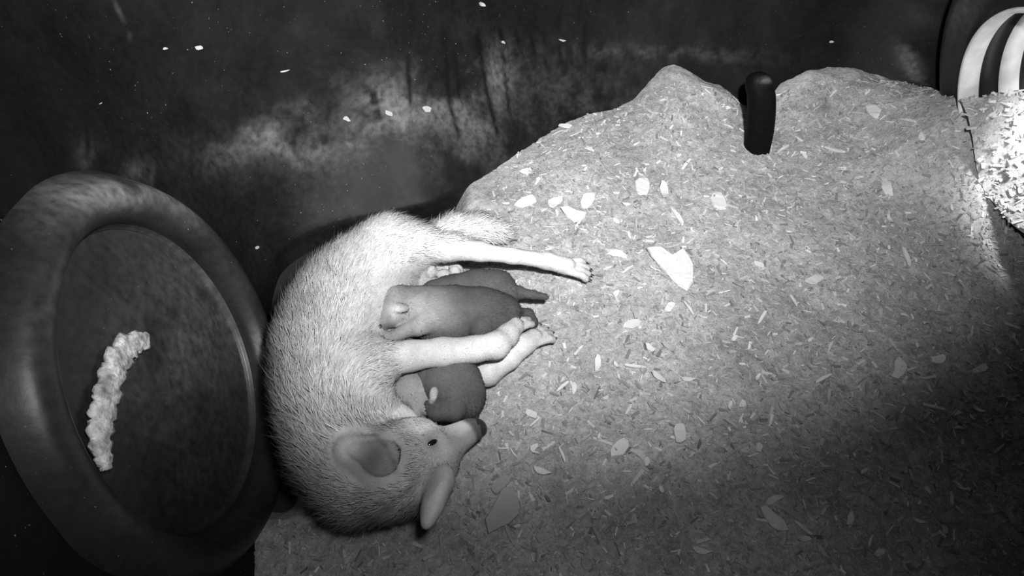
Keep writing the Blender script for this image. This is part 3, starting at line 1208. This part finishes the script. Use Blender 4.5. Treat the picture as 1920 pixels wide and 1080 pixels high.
def pup_a(T):
    T.chain([(727, 570, .145, 39), (748, 577, .135, 37), (770, 582, .115, 38), (800, 586, .11, 46), (850, 590, .11, 51), (905, 590, .105, 48), (940, 588, .095, 38)], 0.025, rev=False)
    T.chain([(728, 590, .155, 30), (714, 606, .165, 17)], 0.014)                       # muzzle
    c, r = WR(752, 578, .185, 12)
    T.ell(c, np.eye(3), (r * 1.3, r * .8, r * .5), 0.012)                             # folded ear
    T.chain([(905, 612, .125, 30), (935, 606, .11, 24)], 0.006, flow=False)           # haunch
    T.chain([(800, 602, .135, 26), (782, 612, .135, 20)], 0.006, flow=False)          # shoulder
    T.chain([(935, 592, .09, 24), (965, 590, .085, 15), (990, 590, .07, 11), (1000, 604, .055, 8.5), (990, 618, .045, 8)], 0.008)   # hind leg
    T.chain([(775, 612, .13, 18), (740, 630, .145, 11), (706, 634, .15, 8.5), (697, 633, .15, 9)], 0.006)    # forelegs
    T.chain([(765, 622, .11, 16), (735, 640, .13, 10), (715, 643, .135, 8)], 0.006)


def tone_a(t, x, y, v):
    t = t + 0.12 * (1 - sst(770, 880, x)) + 0.10 * blob(x, y, 800, 590, 60, 40)
    t = t + 0.25 * blob(x, y, 742, 580, 14, 16)
    t = t * (1 - 0.45 * blob(x, y, 722, 612, 16, 8)) * (1 - 0.3 * blob(x, y, 730, 596, 5, 12))
    return t


def pup_b(T):
    T.chain([(815, 548, .095, 24), (850, 548, .085, 30), (895, 543, .085, 36), (932, 543, .085, 34), (952, 556, .08, 22)], 0.02)
    T.chain([(948, 550, .085, 16), (972, 549, .08, 11.5), (1000, 553, .07, 8), (1022, 557, .06, 6.5)], 0.008)
    c, r = WR(838, 533, .115, 9)
    T.ell(c, np.eye(3), (r, r * .8, r), 0.006)
    T.chain([(935, 575, .05, 20), (965, 590, .03, 12)], 0.008)


def pup_c(T):
    T.chain([(815, 715, .075, 42), (850, 722, .085, 50), (868, 745, .075, 42)], 0.03)
    T.chain([(846, 762, .10, 31), (820, 768, .10, 22), (806, 764, .10, 14)], 0.004)  # head tucked round
    c, r = WR(848, 755, .115, 11)
    T.ell(c, np.eye(3), (r, r * .8, r), 0.006)
    c, r = WR(812, 740, .115, 9)
    T.ell(c, np.eye(3), (r * .8, r * 1.3, r), 0.006)                                    # paw
    T.chain([(880, 760, .06, 26), (886, 780, .045, 12)], 0.01)


def tone_c(t, x, y, v):
    return t + 0.36 * sst(.35, .6, blob(x, y, 812, 741, 9, 18, 0.25)) + 0.04 * blob(x, y, 815, 705, 30, 20)


def pup_d(T):
    T.chain([(768, 712, .075, 24), (770, 735, .08, 35), (782, 765, .07, 34)], 0.02)
    T.chain([(785, 760, .09, 16), (800, 768, .10, 10), (806, 773, .10, 7.5)], 0.006)
    T.chain([(778, 775, .07, 22), (800, 790, .05, 12)], 0.008)


box = lambda x0, y0, x1, y1: ((W(x0, y1, 0.1)[0] - .03, W(x0, y1, .1)[1] - .06, -0.03), (W(x1, y0, .1)[0] + .05, W(x1, y0, .1)[1] + .08, .24))
pup('grey pup with pale head lying along the mother\'s foreleg against her belly', *box(660, 500, 1030, 690), pup_a, 0.065, tone_a, (712, 612, .178, .005), 14000)
pup('darkest pup squeezed under the mother\'s hind leg with its thin tail sticking out', *box(760, 480, 1050, 640), pup_b, 0.08, None, None, 9000)
pup('black pup curled up between the mother\'s muzzle and foreleg', *box(740, 640, 930, 820), pup_c, 0.10, tone_c, None, 9000, 0.005)
pup('pale grey pup pressed between the black pup and the mother\'s throat', *box(700, 660, 850, 830), pup_d, 0.30, None, None, 6000, 0.005)


# ------------------------------------------------------------------ wood chips, every one a thing
def chip_mesh(name, outline, thick, bend=0.0, rough=0.12, seed=0):
    """a split flake: outline in its plane, thickness, bend along its length"""
    r = random.Random(seed)
    bm = bmesh.new()
    pts = [Vector((x, y, 0)) for x, y in outline]
    lo = [bm.verts.new((p.x, p.y, -thick / 2 + r.uniform(-.1, .1) * thick)) for p in pts]
    hi = [bm.verts.new((p.x * .96, p.y * .94, thick / 2 + r.uniform(-.25, .25) * thick)) for p in pts]
    n = len(pts)
    bm.faces.new(hi)
    bm.faces.new(lo[::-1])
    for i in range(n):
        bm.faces.new((lo[i], lo[(i + 1) % n], hi[(i + 1) % n], hi[i]))
    bmesh.ops.triangulate(bm, faces=bm.faces[:])
    bmesh.ops.subdivide_edges(bm, edges=bm.edges[:], cuts=1)
    for v in bm.verts:
        v.co.z += bend * v.co.x ** 2 + r.uniform(-.5, .5) * thick * rough
    bmesh.ops.recalc_face_normals(bm, faces=bm.faces[:])
    me = bpy.data.meshes.new(name)
    bm.to_mesh(me)
    bm.free()
    return me


def rag(n, lx, ly, r, jag=.3):
    out = []
    for i in range(n):
        a = 2 * math.pi * i / n
        k = 1 + r.uniform(-jag, jag)
        out.append((math.copysign(abs(math.cos(a)) ** 1.0, math.cos(a)) * lx / 2 * k, math.copysign(abs(math.sin(a)) ** .9, math.sin(a)) * ly / 2 * k))
    return out


KINDS = []
rr = random.Random(11)
for k in range(5):
    KINDS.append(('flake', chip_mesh('wood_flake', rag(9, 1, rr.uniform(.42, .6), rr), .07, rr.uniform(-.2, .25), .3, k)))
for k in range(5):
    KINDS.append(('splinter', chip_mesh('wood_splinter', rag(8, 1, rr.uniform(.12, .2), rr, .2), .06, rr.uniform(-.15, .2), .3, 20 + k)))
for k in range(4):
    KINDS.append(('curl', chip_mesh('wood_curl', rag(10, 1, rr.uniform(.22, .32), rr, .2), .04, rr.choice((-.7, .8, 1.0)), .3, 40 + k)))
for k, me in KINDS:
    me.materials.append(M_CHIP)
KD = []
for k, me in KINDS:
    m2 = me.copy()
    m2.materials.clear()
    m2.materials.append(M_CHIPD)
    KD.append((k, m2))


def place(o, x, y, L, rz, lift=0.004, tilt=0.2):
    z = float(bed_h(np.array([x]), np.array([y]))[0])
    n = Vector(bed_normals(np.array([x]), np.array([y]), .03)[0]) + Vector((random.gauss(0, tilt), random.gauss(0, tilt), 0))
    q = n.to_track_quat('Z', 'Y')
    o.rotation_mode = 'QUATERNION'
    o.rotation_quaternion = q @ Euler((0, 0, rz)).to_quaternion()
    o.location = (x, y, z + lift)
    o.scale = (L, L, L)


def pix_dir(x, y, ang):
    a = W(x, y)
    b = W(x + 10 * math.cos(ang), y + 10 * math.sin(ang))
    return math.atan2(b[1] - a[1], b[0] - a[0])


# remarkable chips, by place in the photo: (x, y, length px, angle in the photo, kind index, name, label)
SPECIAL = [
    (986, 316, 24, 0.7, 0, 'wood_flake', 'squarish white wood flake at the bedding edge under the wall\'s drip marks'),
    (1286, 307, 40, -1.15, 6, 'wood_splinter', 'long white splinter standing out on the slope below the back wall heap'),
    (1156, 472, 34, -1.0, 1, 'wood_flake', 'bright upright flake just right of the hind paw'),
    (1274, 808, 44, 1.2, 2, 'wood_flake', 'pale leaf-shaped chip lying alone right of the wolf\'s nose'),
    (1208, 342, 46, 0.25, 3, 'wood_flake', 'broad white flake high on the bright slope, left of a curled one'),
    (1246, 356, 42, 1.1, 10, 'wood_curl', 'curled white shaving bent like a hook on the bright slope'),
    (1272, 402, 50, 0.02, 7, 'wood_splinter', 'straight flat white splinter lying level on the bright slope'),
    (1058, 77, 26, -0.3, 8, 'wood_splinter', None),
    (1164, 285, 0, 0, 0, None, None),
    (1160, 837, 42, 0.1, 3, 'wood_flake', 'pale flat flake among crossed slivers below right of the wolf\'s nose'),
    (1055, 850, 34, 0.9, 8, 'wood_splinter', 'slanting sliver below right of the wolf\'s nose'),
    (1015, 880, 34, 1.0, 12, 'wood_curl', 'bent pale shaving lying by the wolf\'s far ear'),
    (945, 955, 80, -0.15, 4, 'wood_flake', 'large dull flake on the dim bedding right of the wolf\'s head'),
    (940, 905, 40, -0.1, 0, 'wood_flake', 'small pale flake above the large dull flake by the head'),
    (1690, 685, 38, -1.2, 1, 'wood_flake', 'pale upright flake in the middle of the right-hand bedding'),
    (1700, 478, 44, 0.1, 9, 'wood_splinter', 'thin level sliver on the right-hand bedding'),
    (1530, 522, 34, 0.1, 2, 'wood_flake', 'whitish flake right of centre on the bedding'),
    (1490, 560, 30, 0.5, 5, 'wood_splinter', 'short bright sliver on the mid bedding below the whitish flake'),
    (1430, 592, 34, -0.5, 7, 'wood_splinter', 'slanted bright sliver near the middle of the bedding'),
    (1184, 604, 34, 0.15, 3, 'wood_flake', 'bright wide flake right of the forepaws'),
    (1255, 575, 28, -1.1, 2, 'wood_flake', 'grey flake standing right of the forepaws'),
    (1292, 578, 34, 0.5, 6, 'wood_splinter', 'slanted splinter beyond the grey flake right of the forepaws'),
    (1190, 684, 40, -0.1, 8, 'wood_splinter', 'level sliver out in the bedding right of the foreleg'),
    (1055, 722, 36, -1.0, 5, 'wood_splinter', 'steep splinter right of the wolf\'s lower forepaw'),
    (1455, 975, 46, -1.4, 1, 'wood_flake', 'faint upright flake in the dark lower bedding'),
    (1752, 760, 34, -1.5, 7, 'wood_splinter', 'upright splinter in the dim right bedding'),
    (1545, 708, 40, 0.05, 9, 'wood_splinter', 'thin level splinter right of the centre of the bedding'),
    (1672, 275, 30, -0.7, 6, 'wood_splinter', 'slanted pale splinter on the right-hand pile'),
    (1620, 240, 30, 0.0, 3, 'wood_flake', 'pale flake on the face of the right-hand pile'),
    (1470, 276, 30, 0.05, 7, 'wood_splinter', 'short white splinter lying right at the foot of the dark rib'),
    (1565, 284, 36, -0.1, 9, 'wood_splinter', 'white splinter on the bedding below the right-hand pile'),
    (1660, 355, 50, 0.12, 11, 'wood_curl', 'pale curved shaving lying below the right-hand pile'),
    (1062, 228, 22, 0.0, 1, 'wood_flake', 'white chip perched on the bedding\'s upper left edge'),
    (1045, 240, 20, 0.1, 8, 'wood_splinter', 'tiny white splinter overhanging the bedding\'s upper left edge'),
    (1040, 375, 34, 0.1, 4, 'wood_flake', 'white flake lying close above the tail tip'),
    (985, 375, 42, 0.0, 0, 'wood_flake', 'broad white flake at the bedding edge above the tail'),
    (1105, 372, 40, -0.5, 3, 'wood_flake', 'bright tilted flake above the hind foot'),
    (1075, 400, 46, 0.5, 4, 'wood_flake', 'bright ragged flake between tail tip and hind foot'),
    (1350, 370, 44, -0.15, 3, 'wood_flake', 'white flake right of the hooked shaving'),
    (995, 775, 28, 1.2, 2, 'wood_flake', 'pale chip right of the wolf\'s nose'),
    (1003, 790, 30, 0.0, 9, 'wood_splinter', 'short level splinter just below the pale chip by the nose'),
    (1085, 655, 30, -0.5, 7, 'wood_splinter', 'pale sliver right of the lower forepaw\'s toes'),
]
GR = 'remarkable wood chips on the bedding'
taken = []
for x, y, lp, an, kd, nm, lb in SPECIAL:
    if nm is None or lb is None:
        continue
    p = W(x, y, 0.01)
    Lw = lp * np.linalg.norm(p - CP) / FPX * 1.05
    o = link(nm, (KD if 'dull' in lb or 'small pale flake above' in lb else KINDS)[kd][1])
    place(o, p[0], p[1], Lw, pix_dir(x, y, an), 0.006, 0.08)
    tag(o, lb, 'wood chip', 'single wood chips that stand out')
    taken.append((x, y))

# the big split flake
def big_flake():
    out = [(1213, 461), (1240, 458), (1262, 474), (1272, 488), (1270, 470), (1281, 464), (1292, 478), (1301, 496), (1301, 526), (1290, 540), (1272, 530), (1256, 512), (1238, 494), (1222, 476)]
    c = W(1260, 498, .02)
    P = [W(x, y, .02) - c for x, y in out]
    me = chip_mesh('bark_flake', [(p[0], p[1]) for p in P][::-1], .007, 1.2, .6, 5)
    o = link('bark_flake', me, M_CHIP)
    z = float(bed_h(c[:1], c[1:2])[0])
    o.location = (c[0], c[1], z + .012)
    o.rotation_euler = (0.05, -0.06, 0)
    tag(o, 'largest pale notched bark flake right of the hind paw', 'wood chip')


big_flake()

# 250 more
def zone(x, y):
    if y < 330 and x < 1420:
        return 'on the bright heap against the back wall'
    if x > 1640 and y < 520:
        return 'on the bedding before the entrance pipe'
    if y < 330:
        return 'on the right-hand pile beyond the rib'
    if y < 560 and x < 1400:
        return 'on the bright bedding around the hind paw'
    if y < 600:
        return 'on the open bedding right of centre'
    if x < 1250 and y < 780:
        return 'on the bedding right of the forepaws'
    if x < 1250:
        return 'on the dim bedding below the wolf\'s nose'
    if x < 1600:
        return 'on the darkening lower middle bedding'
    return 'on the dark bedding at lower right'


SA = [np.array(s_[0]) for s_ in S.segs]
n_chip = 0
tries = 0
while n_chip < 255 and tries < 20000:
    tries += 1
    x = random.uniform(860, 1880)
    y = 1060 - 880 * random.random() ** 0.8
    if y > 560 and random.random() < 0.35:
        continue
    p = W(x, y, .01)
    if signed_out(p[:1], p[1:2])[0] > -0.03:
        continue
    if x < 1130 and 400 < y < 530 or x < 1050 and 500 < y < 730 or x < 935 and y > 380:
        continue
    if x > 1790 and y < 420:
        continue
    if any((x - a) ** 2 + ((y - b) * 1.3) ** 2 < 17 ** 2 for a, b in taken):
        continue
    taken.append((x, y))
    dark = random.random() < 0.3
    k = random.choices(range(14), weights=[1] * 5 + [2.6] * 5 + [1] * 4)[0]
    kd, me = (KD if dark else KINDS)[k]
    o = link('wood_' + kd, me)
    Lw = min(.048, math.exp(random.gauss(math.log(.024), .33))) * (1.15 if kd != 'flake' else .85)
    place(o, p[0], p[1], Lw, random.uniform(0, 6.28), .004, .18)
    nm = {'flake': 'flake of wood', 'splinter': 'thin splinter of wood', 'curl': 'bent shaving of wood'}[kd]
    tag(o, 'small %s %s %s' % ('dull' if dark else 'pale', nm, zone(x, y)), 'wood chip', 'small %s %ss %s' % ('dull' if dark else 'pale', kd, zone(x, y)))
    n_chip += 1


# chips clinging to the walls
def wall_hit(px, py):
    d = ray(px, py)
    best = None
    for t in np.linspace(.6, 3.2, 2600):
        p = CP + t * d
        j = int(np.argmin((PL[:, 0] - p[0]) ** 2 + (PL[:, 1] - p[1]) ** 2))
        o = (p[:2] - PL[j, :2]) @ NRM[j]
        if o > wall_off(np.array([p[2]]), PL[j:j + 1, 2])[0]:
            return p, np.r_[-NRM[j], 0.35], t
    return None


WALLCHIPS = [(1058, 77, 26, 8, 'slanted white splinter stuck high on the back wall'), (372, 90, 16, 2, 'larger of two pale specks high on the dark left wall'), (308, 91, 9, 1, 'smaller of two pale specks high on the dark left wall'),
             (799, 203, 20, 3, 'pale flake stuck on the wall left of the long drip marks'), (728, 212, 18, 2, 'pale flake stuck on the dusty wall patch'), (650, 222, 14, 4, 'grey flake on the dusty wall patch'),
             (533, 133, 18, 7, 'pale splinter at the upper edge of the dusty wall'), (186, 195, 11, 6, 'pale speck on the dark wall far left'),
             (901, 8, 20, 12, 'bent pale shaving at the top of the back wall'), (942, 79, 10, 1, 'small bright speck on a drip mark'), (480, 465, 12, 2, 'pale speck on the wall between collar and wolf'),
             (1558, 78, 9, 1, 'small speck on the dark wall above the right-hand pile'), (1502, 50, 8, 3, 'tiny bright speck high on the dark wall above the rib')]
for x, y, lp, kd, lb in WALLCHIPS:
    h = wall_hit(x, y)
    if h is None:
        continue
    p, n, t = h
    o = link('wood_' + KINDS[kd][0], KD[kd][1])
    o.rotation_mode = 'QUATERNION'
    o.rotation_quaternion = Vector(n).to_track_quat('Z', 'X') @ Euler((0, 0, random.uniform(-.5, .5) + 1.2)).to_quaternion()
    o.location = Vector(p) + Vector(n).normalized() * .004
    L_ = lp * t / FPX
    o.scale = (L_, L_, L_)
    tag(o, lb, 'wood chip', 'wood chips stuck to the walls')
